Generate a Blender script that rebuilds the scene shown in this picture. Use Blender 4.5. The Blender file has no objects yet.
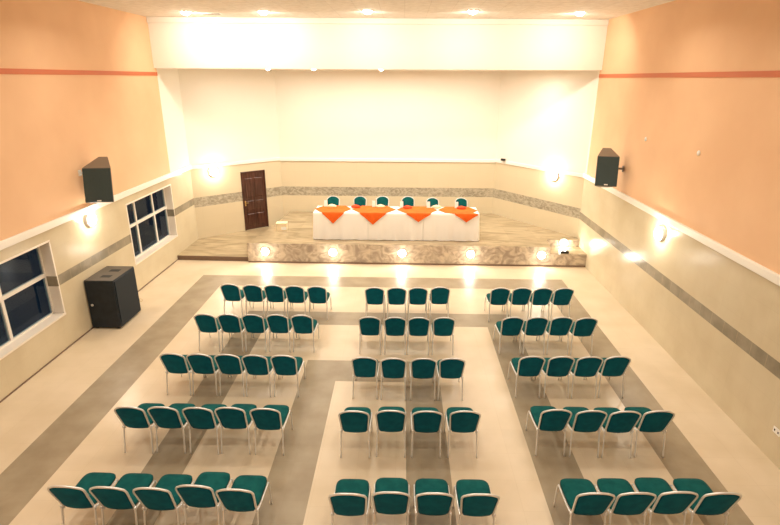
import bpy, bmesh, math, random
from mathutils import Vector, Matrix
random.seed(7)
PI = math.pi
S = bpy.context.scene
C = S.collection

# ------------------------------------------------------------------ camera, world, lights, exposure
cd = bpy.data.cameras.new('camera'); cam = bpy.data.objects.new('camera', cd); C.objects.link(cam)
cd.sensor_width = 36.0; cd.lens = 524.03 / 780 * 36.0; cd.clip_end = 200
def cam_axes(p, y, r):
    f = Vector((-math.sin(y)*math.cos(p), math.cos(y)*math.cos(p), -math.sin(p)))
    rt = Vector((math.cos(y), math.sin(y), 0)); up = rt.cross(f)
    return rt*math.cos(r) + up*math.sin(r), up*math.cos(r) - rt*math.sin(r), f
rt_, up_, fw_ = cam_axes(math.radians(19.3767), math.radians(1.3431), math.radians(.2691))
M = Matrix((rt_, up_, -fw_)).transposed().to_4x4(); M.translation = (0, 0, 5.7)
cam.matrix_world = M
S.camera = cam

W = bpy.data.worlds.new('night'); S.world = W; W.use_nodes = True
W.node_tree.nodes['Background'].inputs[0].default_value = (.10, .24, .42, 1)
W.node_tree.nodes['Background'].inputs[1].default_value = .06

S.view_settings.view_transform = 'Standard'; S.view_settings.look = 'None'
S.view_settings.gamma = 1; S.view_settings.use_curve_mapping = False
S.view_settings.exposure = 0.0

WARM = (1.0, .93, .81)
HALL_FILL_W, FRONT_W, STAGE_W = 32, 41, 47
def disk_light(name, loc, size, watts, col=WARM, spread=150, rot=(0, 0, 0)):
    l = bpy.data.lights.new(name, 'AREA'); l.shape = 'DISK'; l.size = size; l.energy = watts
    l.color = col; l.spread = math.radians(spread)
    o = bpy.data.objects.new(name, l); C.objects.link(o); o.location = loc; o.rotation_euler = rot
    return o
CEIL = 7.33
FRONT_ROW = [(-5.72, 14.95), (-3.65, 14.85), (-.94, 14.65), (1.72, 14.65), (4.50, 14.95)]
for x, y in FRONT_ROW:
    disk_light('downlight_and_fill', (x, y + .06, CEIL - .13), .16, FRONT_W, spread=180, rot=(math.radians(38), 0, 0))
for y in (11.3, 7.9, 4.5, 1.1):                       # unseen fill lamps added over the hall for general brightness
    for x in (-5.6, -3.2, -.8, 1.7, 4.2):
        disk_light('downlight_and_fill', (x, y, CEIL - .12), .35, HALL_FILL_W * (1.15 if y > 9 else .85))
SOF_L = 5.85
STAGE_ROW = [(-4.15, 16.95), (-2.75, 16.98), (-.70, 17.05)]
for x, y in STAGE_ROW + [(1.4, 17.1), (3.2, 17.2)]:  # the two extra positions are unseen lamps added to even the lighting
    disk_light('stage_downlight_and_fill', (x, y, SOF_L), .18, STAGE_W * .5)
for x, y, k in ((-5.2, 17.5, .8), (-3.4, 18.4, 1), (-1.6, 18.6, 1), (.2, 18.6, 1), (2.0, 18.4, 1), (4.0, 17.7, .8)):  # unseen fill lamps added to brighten the stage walls
    disk_light('stage_downlight_and_fill', (x, y, SOF_L), .18, STAGE_W*k, spread=180)

# ------------------------------------------------------------------ helpers
def lin(r, g, b):
    f = lambda c: (c/255/12.92) if c/255 <= .04045 else ((c/255+.055)/1.055)**2.4
    return (f(r), f(g), f(b), 1)

def mat(name, col, rough=.5, metal=0, spec=.5, emit=None, estr=0, coat=0):
    m = bpy.data.materials.new(name); m.use_nodes = True
    b = m.node_tree.nodes['Principled BSDF']
    b.inputs['Base Color'].default_value = col; b.inputs['Roughness'].default_value = rough
    b.inputs['Metallic'].default_value = metal; b.inputs['Specular IOR Level'].default_value = spec
    b.inputs['Coat Weight'].default_value = coat
    if emit:
        b.inputs['Emission Color'].default_value = emit; b.inputs['Emission Strength'].default_value = estr
    return m

def node(m, t, **kw):
    n = m.node_tree.nodes.new(t)
    for k, v in kw.items(): setattr(n, k, v)
    return n

def mottle(m, c1, c2, scale=3, detail=4, rough=None, distort=0, stretch=(1, 1, 1), p0=.35, p1=.65):
    """base colour from noise between two colours of the thing itself"""
    nt = m.node_tree; L = nt.links
    g = node(m, 'ShaderNodeNewGeometry'); mp = node(m, 'ShaderNodeMapping'); mp.inputs['Scale'].default_value = stretch
    n = node(m, 'ShaderNodeTexNoise'); n.inputs['Scale'].default_value = scale; n.inputs['Detail'].default_value = detail
    n.inputs['Distortion'].default_value = distort
    r = node(m, 'ShaderNodeValToRGB'); r.color_ramp.elements[0].color = c1; r.color_ramp.elements[1].color = c2
    r.color_ramp.elements[0].position = p0; r.color_ramp.elements[1].position = p1
    L.new(g.outputs['Position'], mp.inputs[0]); L.new(mp.outputs[0], n.inputs['Vector'])
    L.new(n.outputs['Fac'], r.inputs[0])
    b = nt.nodes['Principled BSDF']; L.new(r.outputs[0], b.inputs['Base Color'])
    return r

def tiled(m, w, h, grout, axis='XY', mortar=.004, vary=.03, offset=(0, 0)):
    """thin joints and a slight tile-to-tile change over what feeds the base colour"""
    nt = m.node_tree; L = nt.links; b = nt.nodes['Principled BSDF']
    g = node(m, 'ShaderNodeNewGeometry'); sp = node(m, 'ShaderNodeSeparateXYZ'); cb = node(m, 'ShaderNodeCombineXYZ')
    L.new(g.outputs['Position'], sp.inputs[0])
    for k, a in enumerate(axis):
        ad = node(m, 'ShaderNodeMath', operation='ADD'); ad.inputs[1].default_value = offset[k]
        L.new(sp.outputs[a], ad.inputs[0]); L.new(ad.outputs[0], cb.inputs[k])
    br = node(m, 'ShaderNodeTexBrick', offset=0.0)
    br.inputs['Scale'].default_value = 1; br.inputs['Brick Width'].default_value = w; br.inputs['Row Height'].default_value = h
    br.inputs['Mortar Size'].default_value = mortar; br.inputs['Mortar Smooth'].default_value = .1
    br.inputs['Color1'].default_value = (1, 1, 1, 1); br.inputs['Color2'].default_value = (1-vary, 1-vary, 1-vary, 1)
    br.inputs['Mortar'].default_value = grout
    L.new(cb.outputs[0], br.inputs['Vector'])
    mx = node(m, 'ShaderNodeMix', data_type='RGBA', blend_type='MULTIPLY'); mx.inputs[0].default_value = 1
    src = b.inputs['Base Color'].links[0].from_socket if b.inputs['Base Color'].links else None
    if src: L.new(src, mx.inputs[6])
    else: mx.inputs[6].default_value = b.inputs['Base Color'].default_value
    L.new(br.outputs['Color'], mx.inputs[7]); L.new(mx.outputs[2], b.inputs['Base Color'])
    return m

class MB:
    def __init__(s): s.bm = bmesh.new(); s.mi = 0
    def face(s, pts, mi=None):
        f = s.bm.faces.new([s.bm.verts.new(p) for p in pts]); f.material_index = s.mi if mi is None else mi; return f
    def box(s, x0, x1, y0, y1, z0, z1, mi=None, skip=''):
        return s.prism([(x0, y0), (x1, y0), (x1, y1), (x0, y1)], z0, z1, mi)
    def prism(s, poly, z0, z1, mi=None, top_mi=None):
        mi = s.mi if mi is None else mi
        a = [s.bm.verts.new((p[0], p[1], z0)) for p in poly]; b = [s.bm.verts.new((p[0], p[1], z1)) for p in poly]
        n = len(poly)
        fs = [s.bm.faces.new(a[::-1]), s.bm.faces.new(b)]
        fs += [s.bm.faces.new((a[i], a[(i+1) % n], b[(i+1) % n], b[i])) for i in range(n)]
        for f in fs: f.material_index = mi
        if top_mi is not None: fs[1].material_index = top_mi
        return fs
    def hexa(s, v, mi=None):
        """eight corners: bottom ring then top ring"""
        v = [s.bm.verts.new(p) for p in v]
        for q in ((3,2,1,0),(4,5,6,7),(0,1,5,4),(1,2,6,5),(2,3,7,6),(3,0,4,7)):
            f = s.bm.faces.new([v[i] for i in q]); f.material_index = s.mi if mi is None else mi
    def tube(s, path, r, n=8, closed=False, mi=None, caps=True):
        P = [Vector(p) for p in path]; m = len(P); rings = []
        rr = r if isinstance(r, (list, tuple)) else [r]*m
        up = None
        for i, p in enumerate(P):
            if closed: t = P[(i+1) % m] - P[i-1]
            else: t = P[min(i+1, m-1)] - P[max(i-1, 0)]
            t.normalize()
            if up is None:
                up = Vector((0, 0, 1)) if abs(t.z) < .9 else Vector((1, 0, 0))
            u = (up - t*up.dot(t)).normalized(); up = u; w = t.cross(u)
            rings.append([s.bm.verts.new(p + (u*math.cos(2*PI*k/n) + w*math.sin(2*PI*k/n))*rr[i]) for k in range(n)])
        mi = s.mi if mi is None else mi
        for i in range(m if closed else m-1):
            A, B = rings[i], rings[(i+1) % m]
            for k in range(n):
                f = s.bm.faces.new((A[k], A[(k+1) % n], B[(k+1) % n], B[k])); f.material_index = mi; f.smooth = True
        if caps and not closed:
            for R in (rings[0][::-1], rings[-1]):
                f = s.bm.faces.new(R); f.material_index = mi
    def lathe(s, prof, origin=(0, 0, 0), axis='Z', n=24, mi=None, close=True):
        """prof: (radius, height) pairs turned about an axis given as a letter or a vector"""
        ax = {'X': Vector((1, 0, 0)), 'Y': Vector((0, 1, 0)), 'Z': Vector((0, 0, 1))}[axis] if isinstance(axis, str) else Vector(axis).normalized()
        q = Vector((0, 0, 1)).rotation_difference(ax); o = Vector(origin); rings = []
        mi = s.mi if mi is None else mi
        for r, h in prof:
            if r < 1e-6: rings.append([s.bm.verts.new(o + q @ Vector((0, 0, h)))])
            else: rings.append([s.bm.verts.new(o + q @ Vector((r*math.cos(2*PI*k/n), r*math.sin(2*PI*k/n), h))) for k in range(n)])
        for A, B in zip(rings, rings[1:]):
            for k in range(n):
                a = A[k % len(A)]; a2 = A[(k+1) % len(A)]; b = B[k % len(B)]; b2 = B[(k+1) % len(B)]
                vs = []
                for v in (a, a2, b2, b):
                    if v not in vs: vs.append(v)
                if len(vs) > 2:
                    f = s.bm.faces.new(vs); f.material_index = mi; f.smooth = True
        if close:
            for R in (rings[0][::-1], rings[-1]):
                if len(R) > 2: s.bm.faces.new(R).material_index = mi
    def build(s, name, mats, parent=None, bevel=0, segs=2, recalc=True):
        if recalc: bmesh.ops.recalc_face_normals(s.bm, faces=s.bm.faces)
        me = bpy.data.meshes.new(name); s.bm.to_mesh(me); s.bm.free()
        for m in (mats if isinstance(mats, (list, tuple)) else [mats]): me.materials.append(m)
        o = bpy.data.objects.new(name, me); C.objects.link(o)
        if parent is not None: o.parent = parent
        if bevel:
            b = o.modifiers.new('bevel', 'BEVEL'); b.width = bevel; b.segments = segs; b.limit_method = 'ANGLE'
        return o

def tag(o, label, cat, group=None):
    o['label'] = label; o['category'] = cat
    if group: o['group'] = group
    return o
def struct(o):
    o['kind'] = 'structure'; return o
def thing(name, label, cat, loc=(0, 0, 0), rz=0, group=None):
    o = bpy.data.objects.new(name, None); C.objects.link(o); o.empty_display_size = .2
    o.location = loc; o.rotation_euler = (0, 0, rz)
    return tag(o, label, cat, group)
def dup(root, loc, rz, label, group=None, part_mats=None):
    r = root.copy(); C.objects.link(r); r.location = loc; r.rotation_euler = (0, 0, rz)
    r['label'] = label
    if group: r['group'] = group
    for ch in list(root.children):
        c = ch.copy(); C.objects.link(c); c.parent = r
        for g in list(ch.children):
            d = g.copy(); C.objects.link(d); d.parent = c
    return r
def catmull(P, n=6):
    P = [Vector(p) for p in P]; out = []
    for i in range(len(P)-1):
        p0, p1, p2, p3 = P[max(i-1, 0)], P[i], P[i+1], P[min(i+2, len(P)-1)]
        for k in range(n):
            t = k/n
            out.append(.5*((2*p1) + (p2-p0)*t + (2*p0-5*p1+4*p2-p3)*t*t + (3*p1-p0-3*p2+p3)*t**3))
    return out + [P[-1]]

# ------------------------------------------------------------------ materials
cream = mat('cream_floor_tile', lin(222, 203, 175), .3, spec=.5)
mottle(cream, lin(217, 198, 168), lin(227, 209, 182), 1.2, 5)
tiled(cream, .6, .6, (.90, .88, .85, 1), 'XY', .0025, .025, (.05, .2))
grey = mat('taupe_floor_tile', lin(158, 143, 119), .4)
mottle(grey, lin(152, 136, 111), lin(168, 153, 128), 2.0, 6)
tiled(grey, .4, .4, (.92, .91, .9, 1), 'XY', .0025, .03, (.05, .1))
walltile_side = mat('beige_wall_tile_side', lin(216, 201, 172), .2, spec=.22)
mottle(walltile_side, lin(211, 196, 165), lin(219, 206, 177), 1.4, 3)
tiled(walltile_side, .6, .45, (.93, .92, .9, 1), 'YZ', .003, .02, (0, 0))
walltile_back = mat('beige_wall_tile_stage', lin(220, 205, 174), .2)
tiled(walltile_back, .6, .45, (.94, .93, .91, 1), 'XZ', .003, .02)
band_side = mat('grey_tile_band', lin(150, 141, 122), .2)
mottle(band_side, lin(140, 131, 112), lin(162, 152, 132), 3, 5)
tiled(band_side, .4, 3, (1.25, 1.22, 1.15, 1), 'YZ', .008, .06)
def marble(name, base, dark, light, scale=2.2, rough=.2, stretch=(1, 1, 1), w=.62, h=0, axis='XZ'):
    m = mat(name, base, rough); nt = m.node_tree; L = nt.links
    mottle(m, dark, light, scale, 9, distort=2.2, stretch=stretch, p0=.36, p1=.62)
    if w: tiled(m, w, h or 9, (.86, .84, .8, 1), axis, .005, .10)
    return m
band_marble = marble('grey_marble_band', lin(180, 170, 150), lin(152, 142, 122), lin(196, 185, 162), 4.5, .3, (1, 1, 1.6), .62)
riser_marble = marble('veined_marble_riser', lin(190, 174, 155), lin(164, 148, 132), lin(212, 196, 173), 2.6, .22, (1, 1, 1.2), 1.0)
stage_marble = marble('veined_stage_floor', lin(178, 158, 124), lin(158, 140, 110), lin(190, 171, 138), 1.1, .22, (.5, 1.6, 1), .9, .9, 'XY')
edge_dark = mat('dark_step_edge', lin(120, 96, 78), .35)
peach = mat('peach_wall_paint', lin(238, 195, 154), .6, spec=.25)
mottle(peach, lin(235, 191, 150), lin(241, 199, 158), .8, 3)
white_paint = mat('white_wall_paint', lin(244, 238, 226), .6, spec=.2)
trim_white = mat('white_trim', lin(247, 242, 232), .4)
orange_stripe = mat('orange_stripe', lin(206, 112, 70), .5)
ceil_m = mat('ceiling_tile', lin(238, 231, 218), .8, spec=.1)
mottle(ceil_m, lin(230, 222, 208), lin(242, 235, 223), 6, 6)
tiled(ceil_m, .6, .6, (.88, .87, .85, 1), 'XY', .008, .03)
frame_m = mat('white_window_frame', lin(240, 234, 224), .35)
reveal_m = mat('pale_window_reveal', lin(246, 236, 222), .4)
glass = bpy.data.materials.new('window_glass'); glass.use_nodes = True
nt = glass.node_tree; nt.nodes.clear()
o_ = nt.nodes.new('ShaderNodeOutputMaterial'); mx_ = nt.nodes.new('ShaderNodeMixShader')
tr_ = nt.nodes.new('ShaderNodeBsdfTransparent'); tr_.inputs[0].default_value = (.7, .8, .85, 1)
gl_ = nt.nodes.new('ShaderNodeBsdfGlossy'); gl_.inputs['Roughness'].default_value = .02
fr_ = nt.nodes.new('ShaderNodeFresnel'); fr_.inputs[0].default_value = 1.33
gl_.inputs[0].default_value = (.75, .88, 1, 1)
ge_ = nt.nodes.new('ShaderNodeNewGeometry'); iv_ = nt.nodes.new('ShaderNodeMath'); iv_.operation = 'SUBTRACT'; iv_.inputs[0].default_value = 1
ml_ = nt.nodes.new('ShaderNodeMath'); ml_.operation = 'MULTIPLY'
nt.links.new(ge_.outputs['Backfacing'], iv_.inputs[1]); nt.links.new(iv_.outputs[0], ml_.inputs[0]); nt.links.new(fr_.outputs[0], ml_.inputs[1])
nt.links.new(ml_.outputs[0], mx_.inputs[0]); nt.links.new(tr_.outputs[0], mx_.inputs[1]); nt.links.new(gl_.outputs[0], mx_.inputs[2])
nt.links.new(mx_.outputs[0], o_.inputs[0])
door_m = mat('dark_brown_door', lin(74, 44, 34), .2)
mottle(door_m, lin(62, 36, 28), lin(88, 54, 42), 3, 6, stretch=(6, 6, .6))
brass = mat('brass', lin(214, 182, 120), .3, 1)
chrome = mat('chrome', lin(236, 236, 234), .32, .55)
def fabric(name, c1, c2):
    m = mat(name, c1, .9, spec=.1); mottle(m, c1, c2, 9, 5)
    m.node_tree.nodes['Principled BSDF'].inputs['Sheen Weight'].default_value = .03
    return m
green_seat = fabric('green_seat_fabric', lin(10, 76, 76), lin(18, 88, 86))
green_back = fabric('green_back_fabric', lin(0, 88, 110), lin(4, 100, 120))
green_front = fabric('muted_green_fabric', lin(34, 78, 70), lin(44, 92, 82))
cloth_white = mat('white_table_linen', lin(253, 250, 244), .8, spec=.15)
cloth_orange = mat('orange_linen', lin(236, 104, 34), .75, spec=.2)
mottle(cloth_orange, lin(232, 98, 28), lin(240, 110, 38), 5, 4)
cloth_cream = mat('cream_napkin', lin(250, 226, 184), .8)
cloth_red = mat('red_orange_napkin', lin(226, 76, 26), .8)
card_m = mat('white_card', lin(248, 246, 240), .6)
black_case = mat('black_speaker_case', lin(22, 32, 42), .4, spec=.4)
mottle(black_case, lin(18, 28, 38), lin(27, 37, 48), 8, 4)
grille_m = mat('dark_speaker_grille', lin(20, 32, 42), .6, spec=.3)
mottle(grille_m, lin(16, 28, 37), lin(25, 37, 47), 160, 2)
grille_wall = mat('grey_speaker_grille', lin(60, 74, 74), .6, spec=.3)
mottle(grille_wall, lin(54, 68, 68), lin(66, 80, 80), 160, 2)
hole_m = mat('recess_black', lin(14, 14, 16), .7)
grey_case = mat('grey_speaker_case', lin(120, 106, 90), .5)
plastic_w = mat('white_plastic', lin(244, 242, 236), .4)
plastic_b = mat('black_plastic', lin(24, 26, 24), .5)
lens_m = mat('lit_lens', (1, 1, 1, 1), .4, emit=(1, .93, .80, 1), estr=60)
ceil_lens = mat('lit_ceiling_lens', (1, 1, 1, 1), .4, emit=(1, .93, .80, 1), estr=30)
box_cream = mat('cream_box', lin(244, 226, 190), .5)

# ------------------------------------------------------------------ setting
XL, XR, YB, Y0 = -7.4, 5.9, 20.35, -3.5
CL, BL, BR, CR = (XL, 18.1), (-4.75, YB), (3.55, YB), (XR, 17.1)
HL, HR = 16.42, 16.86                                   # where the stage opening meets the side walls
STZ, PLZ, SOF = .66, .15, 5.97

# floor: one mesh cut along the inlaid bands
def banded(x, y):
    def ring(x0, x1, x0i, x1i, yt, yti):
        return x0 < x < x1 and y < yt and not (x0i < x < x1i and y < yti)
    return ring(-6.05, 4.83, -5.25, 4.15, 14.84, 14.02) or ring(-3.94, 2.80, -3.30, 2.11, 12.30, 11.55) or ring(-1.98, .79, -1.29, .11, 9.85, 9.04)
xs = sorted([XL, XR, -6.05, 4.83, -5.25, 4.15, -3.94, 2.80, -3.30, 2.11, -1.98, .79, -1.29, .11])
ys = sorted([Y0, 21.0, 14.84, 14.02, 12.30, 11.55, 9.85, 9.04])
b = MB()
for x0, x1 in zip(xs, xs[1:]):
    for y0, y1 in zip(ys, ys[1:]):
        b.face([(x0, y0, 0), (x1, y0, 0), (x1, y1, 0), (x0, y1, 0)], 1 if banded((x0+x1)/2, (y0+y1)/2) else 0)
bmesh.ops.remove_doubles(b.bm, verts=b.bm.verts, dist=1e-5)
struct(b.build('floor', [cream, grey]))

b = MB(); b.box(XL-.3, XR+.3, Y0-.2, 17.2, CEIL, CEIL+.15); struct(b.build('ceiling', ceil_m))
b = MB(); b.prism([(XL, HL+.18), (XR, HR+.18), (XR, CR[1]), BR, BL, CL], SOF, SOF+.12); struct(b.build('ceiling_stage', white_paint))
b = MB(); b.prism([(XL, HL-.06), (XR, HR-.06), (XR, HR+.18), (XL, HL+.18)], SOF-.02, CEIL)
struct(b.build('wall_header', white_paint))
b = MB(); b.prism([(XL, HL-.13), (XR, HR-.13), (XR, HR-.06), (XL, HL-.06)], CEIL-.16, CEIL); struct(b.build('trim_1', white_paint, bevel=.02))

# left wall with two window openings
WINS = [(7.82, 10.33, .78, 2.44), (13.58, 16.40, .78, 2.46)]
LB = (1.43, 1.66)
b = MB(); T = .25
def slab_left(y0, y1, z0, z1, mi): b.box(XL-T, XL, y0, y1, z0, z1, mi)
cuts_y = [Y0, WINS[0][0], WINS[0][1], WINS[1][0], WINS[1][1], CL[1]+.2]
for i, (y0, y1) in enumerate(zip(cuts_y, cuts_y[1:])):
    win = WINS[0] if i == 1 else WINS[1] if i == 3 else None
    if win:
        slab_left(y0, y1, -.1, win[2], 0); slab_left(y0, y1, win[3], 2.76, 0)
    else:
        slab_left(y0, y1, -.1, LB[0], 0); slab_left(y0, y1, LB[0], LB[1], 1); slab_left(y0, y1, LB[1], 2.76, 0)
slab_left(Y0, HL+.10, 2.76, CEIL, 2); slab_left(HL+.10, CL[1]+.2, 2.76, CEIL, 3)
struct(b.build('wall_left', [walltile_side, band_side, peach, white_paint]))
RB = (1.31, 1.55)
b = MB()
def slab_right(y0, y1, z0, z1, mi): b.box(XR, XR+T, y0, y1, z0, z1, mi)
for z0, z1, mi in ((-.1, RB[0], 0), (RB[0], RB[1], 1), (RB[1], 2.76, 0)): slab_right(Y0, CR[1]+.2, z0, z1, mi)
slab_right(Y0, HR+.10, 2.76, CEIL, 2); slab_right(HR+.10, CR[1]+.2, 2.76, CEIL, 3)
struct(b.build('wall_right', [walltile_side, band_side, peach, white_paint]))
b = MB(); b.box(XL-.2, XR+.2, Y0-.2, Y0, -.1, CEIL); struct(b.build('wall_rear', peach))

def wall_between(name, A, B, holes=()):
    """stage wall from A to B (left to right), thickness away from the hall; hole = (t0, t1, z0, z1) in metres along it"""
    A = Vector((*A, 0)); B = Vector((*B, 0)); d = (B-A); ln = d.length; d.normalize(); n = Vector((-d.y, d.x, 0))
    b = MB()
    def slab(t0, t1, z0, z1, mi):
        if z1 - z0 < 1e-4 or t1 - t0 < 1e-4: return
        p = [A+d*t0, A+d*t1, A+d*t1+n*T, A+d*t0+n*T]
        b.prism([(q.x, q.y) for q in p], z0, z1, mi)
    ts = [0] + [v for h in holes for v in h[:2]] + [ln]
    for i, (t0, t1) in enumerate(zip(ts, ts[1:])):
        h = holes[i//2] if i % 2 else None
        for z0, z1, mi in ((-.1, 1.31, 0), (1.31, 1.66, 1), (1.66, 2.70, 0), (2.70, SOF+.15, 2)):
            if h: slab(t0, t1, max(z0, h[3]), z1, mi) if z1 > h[3] else None; slab(t0, t1, z0, min(z1, h[2]), mi) if z0 < h[2] else None
            else: slab(t0, t1, z0, z1, mi)
    struct(b.build(name, [walltile_back, band_marble, white_paint]))
    return A, d, n
DOOR_T0 = (Vector((-6.02, 19.275)) - Vector(CL)).length
DOOR_W, DOOR_Z1 = .98, 2.39
Aw, dw, nw = wall_between('wall_back_left', CL, BL, [(DOOR_T0, DOOR_T0+DOOR_W, PLZ, DOOR_Z1)])
wall_between('wall_back', BL, BR)
Ar, dr, nr = wall_between('wall_back_right', BR, CR)

# white ledge over the tiling
def ledge(name, A, B, z0, z1, out=.06):
    A = Vector((*A, 0)); B = Vector((*B, 0)); d = (B-A).normalized(); n = Vector((d.y, -d.x, 0))
    b = MB(); p = [A, B, B+n*out, A+n*out]; b.prism([(q.x, q.y) for q in p], z0, z1)
    return struct(b.build(name, trim_white, bevel=.012))
ledge('trim_2', (XL, Y0), CL, 2.69, 2.84); ledge('trim_3', CR, (XR, Y0), 2.69, 2.84)
ledge('trim_4', CL, BL, 2.68, 2.80, .04); ledge('trim_5', BL, BR, 2.66, 2.78, .04); ledge('trim_6', BR, CR, 2.68, 2.80, .04)
b = MB(); b.box(XL, XL+.012, Y0, HL+.10, 5.74, 5.84); struct(b.build('trim_7', orange_stripe))
b = MB(); b.box(XR-.012, XR, Y0, HR+.10, 5.74, 5.84); struct(b.build('trim_8', orange_stripe))

b = MB(); b.box(XL, XL+.012, Y0, 16.2, 0, .03); struct(b.build('baseboard_left', edge_dark))

# stage: low landing at the window side and the raised marble platform
b = MB(); P = [(XL, 16.22), (-4.9, 16.16), (-4.3, 20.3), (-4.75, YB), CL]
b.prism(P, 0, PLZ, 0); b.prism([(XL, 16.205), (-4.99, 16.145), (-4.99, 16.16), (XL, 16.22)], 0, PLZ-.004, 1)
struct(b.build('floor_landing', [stage_marble, edge_dark]))
b = MB(); P = [(-5.0, 16.05), (4.74, 16.005), (4.80, 16.80), (XR, 16.80), (XR, CR[1]), BR, (-4.5, YB), (-4.62, 18.2)]
b.prism(P, 0, STZ, 0, 1)
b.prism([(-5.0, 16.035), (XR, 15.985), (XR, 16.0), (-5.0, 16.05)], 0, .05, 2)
struct(b.build('floor_stage', [riser_marble, stage_marble, edge_dark]))
b = MB(); b.prism([(4.74, 16.005), (XR, 16.0), (XR, 16.80), (4.80, 16.80)], 0, .43, 0, 1)
struct(b.build('floor_corner_step', [riser_marble, stage_marble]))

# windows
def window(name, y0, y1, z0, z1, mull, hbar):
    o = bpy.data.objects.new(name, None); C.objects.link(o); o.location = (XL, (y0+y1)/2, z0); struct(o)
    def off(m): 
        bmesh.ops.translate(m.bm, verts=m.bm.verts, vec=-Vector(o.location)); return m
    xg = XL - .25; g = .045
    b = MB()                                            # reveal lining
    b.box(XL-.24, XL+.004, y1-.012, y1+.03, z0, z1, 0); b.box(XL-.24, XL+.004, y0-.03, y0+.012, z0, z1, 0)
    b.box(XL-.24, XL+.004, y0-.03, y1+.03, z1-.012, z1+.03, 0); b.box(XL-.24, XL+.012, y0-.03, y1+.03, z0-.03, z0+.012, 0)
    if LB: b.box(XL-.24, XL+.005, y1-.013, y1+.004, LB[0], LB[1], 1)
    off(b).build('reveal', [reveal_m, band_side], o)
    b = MB()
    b.box(xg-.03, xg+.03, y0, y0+g, z0, z1); b.box(xg-.03, xg+.03, y1-g, y1, z0, z1)
    b.box(xg-.03, xg+.03, y0, y1, z1-g, z1); b.box(xg-.03, xg+.03, y0, y1, z0, z0+g)
    for y in mull: b.box(xg-.028, xg+.028, y-.035, y+.035, z0, z1)
    b.box(xg-.032, xg+.036, y0, y1, hbar-.04, hbar+.04)
    off(b).build('window_frame', frame_m, o)
    cols = [y0+g] + list(mull) + [y1-g]
    for a, c in zip(cols, cols[1:]):
        for p, q in ((z0+g, hbar), (hbar, z1-g)):
            b = MB(); b.box(xg-.004, xg+.004, a, c, p, q); off(b).build('pane', glass, o)
    return o
window('window_1', *WINS[0], [9.02], 1.69)
window('window_2', *WINS[1], [14.42, 15.52], 1.74)

# door in the angled stage wall
D = bpy.data.objects.new('door_1', None); C.objects.link(D); struct(D)
D.location = Aw + dw*(DOOR_T0+DOOR_W/2) + Vector((0, 0, PLZ)); D.rotation_euler = (0, 0, math.atan2(dw.y, dw.x))
hw, hh = DOOR_W/2, DOOR_Z1-PLZ
b = MB()
for s in (-1, 1): b.box(s*hw-.05 if s > 0 else -hw, hw if s > 0 else -hw+.05, -.02, .14, 0, hh)
b.box(-hw, hw, -.02, .14, hh-.05, hh); b.build('door_frame', door_m, D, bevel=.006)
b = MB(); b.box(-hw+.05, hw-.05, .02, .06, .005, hh-.05); lf = b.build('door_leaf', door_m, D)
b = MB()
for z0, z1 in ((.15, .62), (.74, 1.12), (1.24, 1.98)):
    for x0, x1 in ((-.34, -.04), (.04, .34)):
        b.hexa([(x0, .021, z0), (x1, .021, z0), (x1, .021, z1), (x0, .021, z1),
                (x0+.03, .006, z0+.03), (x1-.03, .006, z0+.03), (x1-.03, .006, z1-.03), (x0+.03, .006, z1-.03)])
b.build('raised_panel', door_m, lf)
b = MB(); b.box(-.405, -.36, .008, .022, .94, 1.14); b.tube([(-.385, .02, 1.06), (-.385, -.04, 1.06), (-.27, -.045, 1.06)], .011)
b.build('door_handle', brass, D)

# ------------------------------------------------------------------ lamps
def downlight(name, x, y, z, label, group, r=.13, watts=None):
    t = thing(name, label, 'ceiling light', (x, y, z), 0, group)
    b = MB(); b.lathe([(r+.035, 0), (r+.03, -.018), (r, -.022), (r-.012, 0)], close=False); b.build('bezel', trim_white, t)
    b = MB(); b.lathe([(r-.015, -.004), (r*.9, -.05*r/.13), (r*.5, -.09*r/.13), (0, -.105*r/.13)], close=False); b.build('lens', ceil_lens, t)
    return t
names = ['round ceiling downlight beside the dark vent, at the window end of the row', 'round ceiling downlight second along the row from the window wall',
         'round ceiling downlight in the middle of the row before the white header', 'round ceiling downlight second along the row from the windowless wall',
         'round ceiling downlight closest to the windowless peach wall']
for (x, y), n in zip(FRONT_ROW, names): downlight('ceiling_downlight', x, y, CEIL, n, 'downlights in the hall ceiling')
names = ['small recessed light under the header edge, closest to the windows', 'small recessed light under the header edge, second from the window side',
         'small recessed light under the header edge, above the middle of the head table']
for (x, y), n in zip(STAGE_ROW, names): downlight('soffit_downlight', x, y, SOF, n, 'lights under the stage header', .075)
t = thing('ceiling_vent', 'narrow dark air vent in the ceiling beside a downlight', 'vent', (-5.22, 15.45, CEIL))
b = MB(); b.box(-.26, .26, -.09, .09, -.015, 0); b.build('frame', trim_white, t)
b = MB()
for k in range(4): b.box(-.24, .24, -.075+k*.04, -.05+k*.04, -.019, -.014)
b.build('slot', hole_m, t)

def wall_spot(name, loc, normal, label, group, watts, r=.15, proud=.07):
    t = thing(name, label, 'wall light', loc, 0, group); n = Vector(normal).normalized()
    b = MB(); b.lathe([(r+.03, 0), (r+.03, .02), (r+.005, proud), (r-.01, proud), (r-.01, .012)], axis=n, close=False); b.build('bezel', trim_white, t)
    b = MB(); b.lathe([(r*1.02, proud*.9), (r*.97, proud*1.3), (r*.75, proud*1.75), (r*.4, proud*2.0), (0, proud*2.1)], axis=n, close=False); b.build('lens', lens_m, t)
    l = bpy.data.lights.new('bulb', 'POINT'); l.energy = watts; l.color = (1, .90, .74); l.shadow_soft_size = .05
    o = bpy.data.objects.new('bulb', l); C.objects.link(o); o.parent = t; o.location = n*(proud*2.1+.09)
    return t
G = 'round lights in the tiled walls'
wall_spot('wall_light', (XL, 11.82, 2.53), (1, 0, 0), 'glowing round light on the beige tiles between the two windows', G, 22)
wall_spot('wall_light', (-6.79, 18.618, 2.52), -nw, 'glowing round light on the angled tiled wall near the dark door', G, 22)
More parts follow.
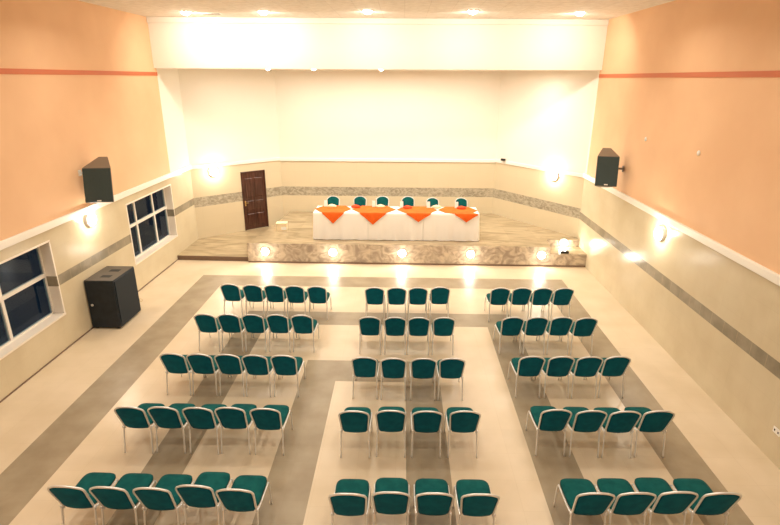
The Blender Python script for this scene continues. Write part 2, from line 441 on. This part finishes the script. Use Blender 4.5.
wall_spot('wall_light', (5.21, 18.06, 2.57), -nr, 'glowing round light on the angled stage wall behind the marble plinth', G, 22)
wall_spot('wall_light', (XR, 11.58, 2.40), (-1, 0, 0), 'glowing round light on the tiled windowless wall beyond the chair rows', G, 22)
G = 'lights in the stage front'
names = ['round light in the marble stage front, first from the dark door', 'round light in the marble stage front, second from the dark door',
         'round light in the marble stage front, below the middle of the head table', 'round light in the marble stage front, below the windowless end of the table',
         'round light in the marble stage front, last before the low corner step']
for x, n in zip((-4.42, -2.22, .01, 2.21, 4.46), names):
    wall_spot('stage_front_light', (x, 16.05-.05*(x+5)/10.9, .39), (0, -1, 0), n, G, 6, .12, .04)
wall_spot('stage_front_light', (5.37, 16.80, .565), (0, -1, 0), 'round light set back above the low marble step at the windowless stage corner', G, 9, .12, .04)
t = thing('cable_box', 'small dark cable box on the low marble step at the stage corner', 'box', (5.22, 16.09, .43))
b = MB(); b.box(-.13, .13, -.05, .05, 0, .07); b.build('case', plastic_b, t, bevel=.012)
b = MB(); b.lathe([(.022, 0), (.022, .02), (.012, .03), (0, .032)], (-.06, 0, .069), 'Z', 12); b.lathe([(.022, 0), (.022, .02), (.012, .03), (0, .032)], (.06, 0, .069), 'Z', 12); b.build('knob', chrome, t)

# ------------------------------------------------------------------ speakers
t = thing('floor_speaker', 'large black floor-standing speaker against the window wall tiles', 'speaker', (XL+.02, 11.15, 0))
w, d, h = .69, 1.02, 1.235
b = MB(); b.box(0, w, 0, d, .03, h); cab = b.build('cabinet', black_case, t, bevel=.02)
b = MB(); b.box(w-.002, w+.018, .04, d-.04, .07, h-.04); b.build('grille', grille_m, t, bevel=.006)
b = MB(); b.box(.012, w-.012, .012, d-.012, h-.002, h+.003); b.build('lit_top_overlay', mat('lit_speaker_top', lin(84, 75, 64), .6), t)  # lighter overlay paints in the light falling on the cabinet top
for yy in (.22, .62):
    b = MB(); b.box(.26, .50, yy, yy+.15, h-.004, h+.006); b.build('port', hole_m, t, bevel=.03)
b = MB()
for x in (.05, w-.12):
    for y in (.05, d-.12): b.box(x, x+.07, y, y+.07, 0, .031)
b.build('base_foot', plastic_b, t)
b = MB(); b.lathe([(.03, 0), (.03, -.012), (.012, -.014), (.012, -.004)], (.10, 0, .62), 'Y', close=False); b.build('jack_socket', chrome, t)
b = MB(); b.tube([(.70+.04*math.cos(a), 1.05, .30+.04*math.sin(a)) for a in [k*PI/8 for k in range(16)]], .006, closed=True); b.tube([(w-.03, 1.0, .3), (w-.02, 1.05, .3)], .012); b.build('ring_handle', brass, t)

def wall_speaker(label, loc, rz, tilt, w, h, d, wb, side, reach, rise):
    t = thing('wall_speaker', label, 'speaker', loc, rz, 'loudspeakers high on the side walls')
    R = Matrix.Rotation(tilt, 4, 'X')
    def put(m): bmesh.ops.transform(m.bm, matrix=R, verts=m.bm.verts); return m
    b = MB(); b.hexa([(-w/2, 0, -h/2), (w/2, 0, -h/2), (wb/2, d, -h/2), (-wb/2, d, -h/2), (-w/2, 0, h/2), (w/2, 0, h/2), (wb/2, d, h/2+rise), (-wb/2, d, h/2+rise)])
    put(b).build('cabinet', grey_case, t, bevel=.012)
    b = MB(); b.box(-w/2+.012, w/2-.012, -.016, .004, -h/2+.012, h/2-.012); put(b).build('grille', grille_wall, t, bevel=.006)
    b = MB(); b.box(-.045, .045, -.021, -.015, -h/2+.03, -h/2+.055); put(b).build('badge', trim_white, t)
    b = MB(); b.tube([(0, d-.02, 0), (side*reach*.5, d*.8, .03), (side*reach, d*.75, .03)], .028); b.tube([(side*(reach-.03), d*.75, .03), (side*reach, d*.75, .03)], .08, 12)
    b.build('bracket', plastic_w if side < 0 else grey_case, t)  # windowless-side bracket coloured darker to pass for the speaker's shadow
    return t
sp = wall_speaker('dark wall speaker mounted on the peach wall above the window side', (-6.98, 11.75, 3.355), math.radians(11), math.radians(-12), .62, .79, .50, .20, -1, .45, .29)
b = MB(); b.box(-.46, -.37, .10, .20, .20, .33); b.build('mounting_plate', plastic_w, sp, bevel=.01)
b = MB(); b.box(-.40, -.29, .13, .17, .25, .29); b.build('mounting_arm', plastic_w, sp)
wall_speaker('dark wall speaker mounted on the windowless peach wall near the stage', (5.36, 13.9, 3.42), math.radians(-13), math.radians(-14), .555, .78, .48, .22, 1, .45, .28)

# ------------------------------------------------------------------ small fittings
b = MB(); b.box(-.08, .08, -.05, .05, 0, .08); o = tag(b.build('ledge_box', plastic_b, bevel=.01), 'small black box sitting on the white ledge behind the stage', 'box')
o.location = Vector((3.80, 19.93, 2.80)) - nr*.06 + Vector((0, 0, 0)); o.rotation_euler = (0, 0, math.atan2(dr.y, dr.x))
for y, z, n in ((10.73, 4.32, 'small white wall plate on the windowless peach wall, the one farther from the stage'), (13.16, 4.33, 'small white wall plate on the windowless peach wall, the one beside the speaker')):
    b = MB(); b.lathe([(.05, 0), (.05, .015), (.03, .025), (0, .028)], axis=(-1, 0, 0)); o = tag(b.build('wall_plate', plastic_w), n, 'wall plate', 'white plates on the peach wall'); o.location = (XR, y, z)
t = thing('power_socket', 'white power socket low on the tiled windowless wall', 'socket', (XR, 7.0, .52))
b = MB(); b.box(-.012, 0, -.08, .08, -.05, .05); b.build('face_plate', plastic_w, t, bevel=.004)
b = MB()
for y in (-.04, .04): b.box(-.014, -.011, y-.012, y+.012, -.015, .015)
b.build('socket_hole', hole_m, t)
t = thing('storage_box', 'small cream box on the stage beside the dark door', 'box', (-4.20, 17.62, STZ), math.radians(8))
b = MB(); b.box(-.18, .18, -.13, .13, 0, .24); b.build('body', box_cream, t, bevel=.01)
b = MB(); b.box(-.19, .19, -.14, .14, .23, .28); b.build('lid', box_cream, t, bevel=.01)
b = MB(); b.box(-.02, .16, -.136, -.128, .04, .14); b.build('label_panel', plastic_w, t)

# ------------------------------------------------------------------ head table
TZ, TY0, TY1, TX0, TX1 = 1.57, 16.55, 17.50, -2.90, 2.50
seg = (TX1-TX0)/3
tn = ['window end', 'middle', 'windowless end']
for k in range(3):
    x0, x1 = TX0+k*seg, TX0+(k+1)*seg; xm, ym = (x0+x1)/2, (TY0+TY1)/2
    t = thing('trestle_table', 'long banquet table hidden under white cloth, %s of the stage row' % tn[k], 'table', (xm, ym, STZ), 0, 'tables joined on the stage')
    b = MB(); b.box(-seg/2+.03, seg/2-.03, -.43, .43, TZ-STZ-.05, TZ-STZ-.012); b.build('tabletop', door_m, t)
    for sx in (-1, 1):
        for sy in (-1, 1):
            b = MB(); b.tube([(sx*.75, sy*.36, 0), (sx*.75, sy*.34, TZ-STZ-.05)], .018); b.build('leg', chrome, t)
    # floor-length cloth with soft folds
    b = MB(); ring = []; NX, NY = 60, 30
    hx, hy = seg/2-.0005, (TY1-TY0)/2
    pts = [(-hx+2*hx*i/NX, -hy, 0, -1) for i in range(NX)] + [(hx, -hy+2*hy*i/NY, 1, 0) for i in range(NY)] + \
          [(hx-2*hx*i/NX, hy, 0, 1) for i in range(NX)] + [(-hx, hy-2*hy*i/NY, -1, 0) for i in range(NY)]
    ends = {0: (-1,), 1: (), 2: (1,)}[k]
    Hc = TZ-STZ
    for j, (f, dz) in enumerate([(0, Hc), (.0, Hc-.012), (.1, Hc*.9), (.3, Hc*.7), (.55, Hc*.45), (.8, Hc*.2), (1, .012)]):
        R = []
        for i, (x, y, nx, ny) in enumerate(pts):
            fold = .018*math.sin(x*11+k*2) + .012*math.sin(x*23+1.7*k) if ny else 0
            if ny: fold *= max(0, min(1, (hx-abs(x))/.25)) if k == 1 else max(0, min(1, (hx - (x if k == 0 else -x))/.25))
            if nx: fold = .03*math.sin(y*14)*(1 if nx in ends else 0)
            o_f = (fold*f + .035*f*(1 if (ny or nx in ends) else 0))
            e = .012 if j == 0 else 0
            e = e if (not nx or nx in ends) else 0
            R.append(b.bm.verts.new((x+nx*(o_f-e), y+ny*(o_f-e), dz)))
        ring.append(R)
    n = len(pts)
    for A, B in zip(ring, ring[1:]):
        for i in range(n): b.bm.faces.new((A[i], A[(i+1) % n], B[(i+1) % n], B[i])).smooth = True
    b.bm.faces.new(ring[0])
    o = b.build('tablecloth', cloth_white); o.location = (xm, ym, STZ)
    tag(o, 'white cloth draped to the stage floor over the head table, %s' % tn[k], 'tablecloth', 'white cloths on the head table')

def topper(mid, tip, left, right, drop, label):
    """diamond cloth: over the top, one point hanging at the front and one at the back"""
    b = MB(); z = TZ-.0
    yf, yb, ym = TY0-.012, TY1+.012, (TY0+TY1)/2
    st = [(yf-.050, z-drop, 0.0, tip), (yf-.036, z-drop*.5, .5, tip), (yf-.022, z-.03, .96, None), (yf-.006, z+.008, 1.0, None),
          (yf+.12, z+.008, 1.25, None), (ym, z+.008, 2.0, None), (yb-.12, z+.008, 1.25, None), (yb+.006, z+.008, 1.0, None), (yb+.022, z-.03, .96, None), (yb+.05, z-drop, 0.0, None)]
    NN = 10; rows = []
    for i, (y, zz, w, cx) in enumerate(st):
        front = i < 6
        lw, rw = (mid-left), (right-mid)
        f = (w*.58 if w <= 1 else .58+(w-1)*.42)
        c0 = tip if front and w <= 1 else mid
        if front and w > 1: c0 = tip + (mid-tip)*(w-1)
        if front and w <= 1: l_, r_ = f*(lw+rw)/2, f*(lw+rw)/2
        else: l_, r_ = c0-(mid-lw*f), (mid+rw*f)-c0
        rows.append([b.bm.verts.new((c0 - l_ + (l_+r_)*q/NN, y - (.006*math.sin(q*1.9) if w <= 1 and front else 0), zz)) for q in range(NN+1)])
    for A, B in zip(rows, rows[1:]):
        for q in range(NN):
            b.bm.faces.new((A[q], A[q+1], B[q+1], B[q]))
    o = b.build('table_topper', cloth_orange)
    sm = o.modifiers.new('thick', 'SOLIDIFY'); sm.thickness = .005; sm.offset = 1
    return tag(o, label, 'table topper', 'orange toppers on the head table')
topper(-2.28, -2.25, -2.92, -1.69, .35, 'orange diamond cloth topper on the head table, at its window end')
topper(-.95, -.95, -1.68, -.20, .37, 'orange diamond cloth topper on the head table, second from the window end')
topper(.50, .53, -.19, 1.17, .27, 'orange diamond cloth topper on the head table, second from the windowless end')
topper(1.86, 2.08, 1.18, 2.50, .26, 'orange diamond cloth topper on the head table, at its windowless end')

seatn = ['first', 'second', 'third', 'fourth', 'fifth', 'sixth']
def napkin(x, y, m, label, h=.10):
    b = MB(); n = 14; prof = [(0, .15), (.35, .16), (.7, .11), (1, .02)]
    rings = []
    for f, r in prof:
        rings.append([b.bm.verts.new((math.cos(a)*r*(1+.12*math.sin(5*a+3*f)), math.sin(a)*r*.6*(1+.12*math.cos(4*a)), h*f)) for a in [2*PI*k/n for k in range(n)]])
    for A, B in zip(rings, rings[1:]):
        for k in range(n): b.bm.faces.new((A[k], A[(k+1) % n], B[(k+1) % n], B[k])).smooth = True
    b.bm.faces.new(rings[0]); b.bm.faces.new(rings[-1])
    o = b.build('folded_napkin', m); o.location = (x, y, TZ+.0145)
    return tag(o, label, 'napkin', 'napkins along the head table')
for k, (x, y) in enumerate([(-2.38, 17.30), (-1.58, 17.26), (-.74, 17.32), (.17, 17.22), (1.15, 17.32), (1.98, 17.22)]):
    c = k % 2 == 0
    napkin(x, y, cloth_cream if c else cloth_red, '%s folded napkin on the head table before the %s chair from the dark door' % ('cream' if c else 'red-orange', seatn[k]))
for x, y, k in ((-2.60, 17.40, 0), (-.97, 17.42, 2), (-.02, 17.36, 3), (.88, 17.36, 4), (1.83, 17.36, 5)):
    b = MB(); b.hexa([(-.055, -.05, 0), (.055, -.05, 0), (.055, .05, 0), (-.055, .05, 0), (-.05, -.006, .20), (.05, -.006, .20), (.05, .006, .20), (-.05, .006, .20)])
    o = b.build('table_card', card_m); o.location = (x, y, TZ+.0145)
    tag(o, 'white folded card standing on the head table before the %s chair from the dark door' % seatn[k], 'card', 'white cards along the head table')

# ------------------------------------------------------------------ chairs
def make_chair(label, group):
    t = thing('conference_chair', label, 'chair', (0, 0, 0), 0, group)
    # seat cushion: superellipse slab, domed
    b = MB(); n = 40; rings = []
    cy = .378
    for f, z in ((.93, .442), (1.0, .455), (1.0, .482), (.95, .499), (.72, .510), (.35, .514)):
        R = []
        for k in range(n):
            a = 2*PI*k/n; e = 2/5.2
            cx, sy = math.copysign(abs(math.cos(a))**e, math.cos(a)), math.copysign(abs(math.sin(a))**e, math.sin(a))
            R.append(b.bm.verts.new((.230*f*cx*(1 - .06*(1-sy)/2), cy+.295*f*sy, z)))
        rings.append(R)
    for A, B in zip(rings, rings[1:]):
        for k in range(n): b.bm.faces.new((A[k], A[(k+1) % n], B[(k+1) % n], B[k])).smooth = True
    b.bm.faces.new(rings[0]); b.bm.faces.new(rings[-1]).smooth = True
    b.build('seat', green_seat, t)
    # backrest
    def hw(s):
        w = .192 + (.222-.192)*s
        if s < .16: w *= 1 - .13*((.16-s)/.16)**2
        if s > .86: w *= 1 - .05*((s-.86)/.14)**2
        return w
    zb = .418
    def zt(q): return .858 + .080*(1-abs(q)**2.5)
    def ly(z): return .092 - .160*(z-zb)/(.86-zb)
    NX, NZ = 14, 12; F, B = [], []
    b = MB()
    for j in range(NZ+1):
        s = j/NZ; rf, rb = [], []
        for i in range(NX+1):
            q = -1+2*i/NX; x = q*hw(s); z = zb + s*(zt(q)-zb); y = ly(z) + .022*q*q
            th = .020*(1-abs(q)**6)*(1-abs(2*s-1)**6)
            v = b.bm.verts.new((x, y-.004-th*.55, z)); rb.append(v)
            if 0 < i < NX and 0 < j < NZ: rf.append(b.bm.verts.new((x, y+.004+th, z)))
            else: rf.append(v)
        F.append(rf); B.append(rb)
    for G_ in (F, B):
        for j in range(NZ):
            for i in range(NX):
                vs = []
                for v in (G_[j][i], G_[j][i+1], G_[j+1][i+1], G_[j+1][i]):
                    if v not in vs: vs.append(v)
                if len(vs) > 2:
                    try: f = b.bm.faces.new(vs); f.smooth = True; f.material_index = 0 if G_ is B else 1
                    except ValueError: pass
    b.build('backrest', [green_back, green_seat], t)
    # chrome tube round the back
    side = []
    for s in (0, .15, .35, .6, .8, .93):
        z = zb + s*(zt(1)-zb); side.append((hw(max(s, .16))+.010, ly(z)+.020, z))
    path = [(.214, .088, .415)] + [(x, y, z) for x, y, z in side]
    arch = []
    for i in range(13):
        q = 1-2*i/12; z = zt(q)+.010; x = q*hw(.93)*1.0; arch.append((x*.97, ly(z)+.020*q*q, z))
    full = path + arch + [(-x, y, z) for x, y, z in reversed(path)]
    b = MB(); b.tube(catmull(full, 3), .0145, 8); b.build('back_frame', chrome, t)
    for sx in (-1, 1):
        b = MB(); b.tube(catmull([(sx*.216, .085, .435), (sx*.219, .075, .36), (sx*.222, .042, .18), (sx*.226, .012, 0)], 4), .0135, 8); b.build('leg', chrome, t)
        b = MB(); b.tube(catmull([(sx*.231, .60, .43), (sx*.231, .635, .36), (sx*.231, .655, .18), (sx*.231, .665, 0)], 4), .0125, 8); b.build('leg', chrome, t)
        b = MB(); b.tube(catmull([(sx*.216, .088, .435), (sx*.226, .20, .438), (sx*.231, .36, .438), (sx*.231, .60, .43)], 4), .0125, 8)
        b.tube([(sx*.205, .090, .45), (sx*.234, .090, .45)], .022, 10)
        b.build('seat_rail', chrome, t)
    return t
rowsL = {  # block: list of rows (stage first): chair centres x, back line y, turn
    'window-side block': [
        [(-4.22, 11.86, -7), (-3.66, 11.83, -5), (-3.13, 11.83, -4), (-2.61, 11.80, -3), (-2.06, 11.79, -2)],
        [(-4.22, 10.14, -7), (-3.71, 10.15, -6), (-3.19, 10.15, -5), (-2.66, 10.16, -4), (-2.13, 10.16, -2)],
        [(-4.21, 8.45, -8), (-3.71, 8.45, -6), (-3.19, 8.45, -6), (-2.68, 8.44, -4), (-2.15, 8.45, -4)],
        [(-4.19, 6.81, -4), (-3.67, 6.82, -4), (-3.13, 6.82, -3), (-2.63, 6.84, -2), (-2.08, 6.83, -2)],
        [(-4.16, 5.16, -5), (-3.63, 5.16, -4), (-3.08, 5.16, -3), (-2.57, 5.22, -2), (-2.04, 5.17, 0)]],
    'middle block': [
        [(-.645, 11.77, 0), (-.11, 11.78, 0), (.41, 11.80, 0), (.95, 11.85, 0)],
        [(-.665, 10.12, -1), (-.12, 10.12, 0), (.385, 10.13, 0), (.92, 10.15, 1)],
        [(-.655, 8.43, -2), (-.125, 8.41, 0), (.425, 8.42, 0), (.945, 8.44, 2)],
        [(-.70, 6.81, 1), (-.135, 6.84, 0), (.425, 6.84, 0), (1.005, 6.86, 1)],
        [(-.625, 5.14, 1), (-.095, 5.18, 0), (.445, 5.18, 0), (1.005, 5.18, 2)]],
    'windowless-side block': [
        [(2.42, 11.85, 4), (2.945, 11.87, 4), (3.45, 11.87, 5), (3.965, 11.89, 6)],
        [(2.40, 10.21, 6), (2.925, 10.23, 5), (3.45, 10.25, 5), (3.96, 10.23, 6)],
        [(2.425, 8.56, 5), (2.965, 8.57, 5), (3.485, 8.58, 5), (4.00, 8.61, 7)],
        [(2.425, 6.94, 4), (2.96, 6.93, 3), (3.475, 6.93, 3), (4.00, 6.96, 5)],
        [(2.445, 5.24, 2), (2.955, 5.26, 3), (3.48, 5.29, 3), (4.01, 5.29, 6)]]}
rn = ['row closest to the stage', 'second row from the stage', 'third row from the stage', 'fourth row from the stage', 'row farthest from the stage']
cn = ['first', 'second', 'third', 'fourth', 'fifth']
proto = None
for block, rows in rowsL.items():
    for r, row in enumerate(rows):
        for c, (x, y, a) in enumerate(row):
            if block.startswith('windowless'): x -= .012
            if block.startswith('window-'): x += .014 - .002*c
            label = 'green chair, %s from the window side, %s, %s' % (cn[c], rn[r], block)
            g = 'green conference chairs in the ' + block
            if proto is None: proto = make_chair(label, g); ch = proto; ch.location = (x, y, 0); ch.rotation_euler = (0, 0, math.radians(a*.15))
            else: ch = dup(proto, (x, y, 0), math.radians(a*.15), label, g)
for k, (x, y, a) in enumerate([(-2.535, 19.22, 180), (-1.55, 19.25, 180), (-.727, 19.28, 180), (.21, 19.28, 190), (1.10, 19.10, 192), (2.14, 19.12, 192)]):
    dup(proto, (x, y-.43, STZ), math.radians(a), 'green chair behind the head table on the stage, %s from the dark door' % seatn[k], 'green chairs behind the head table')
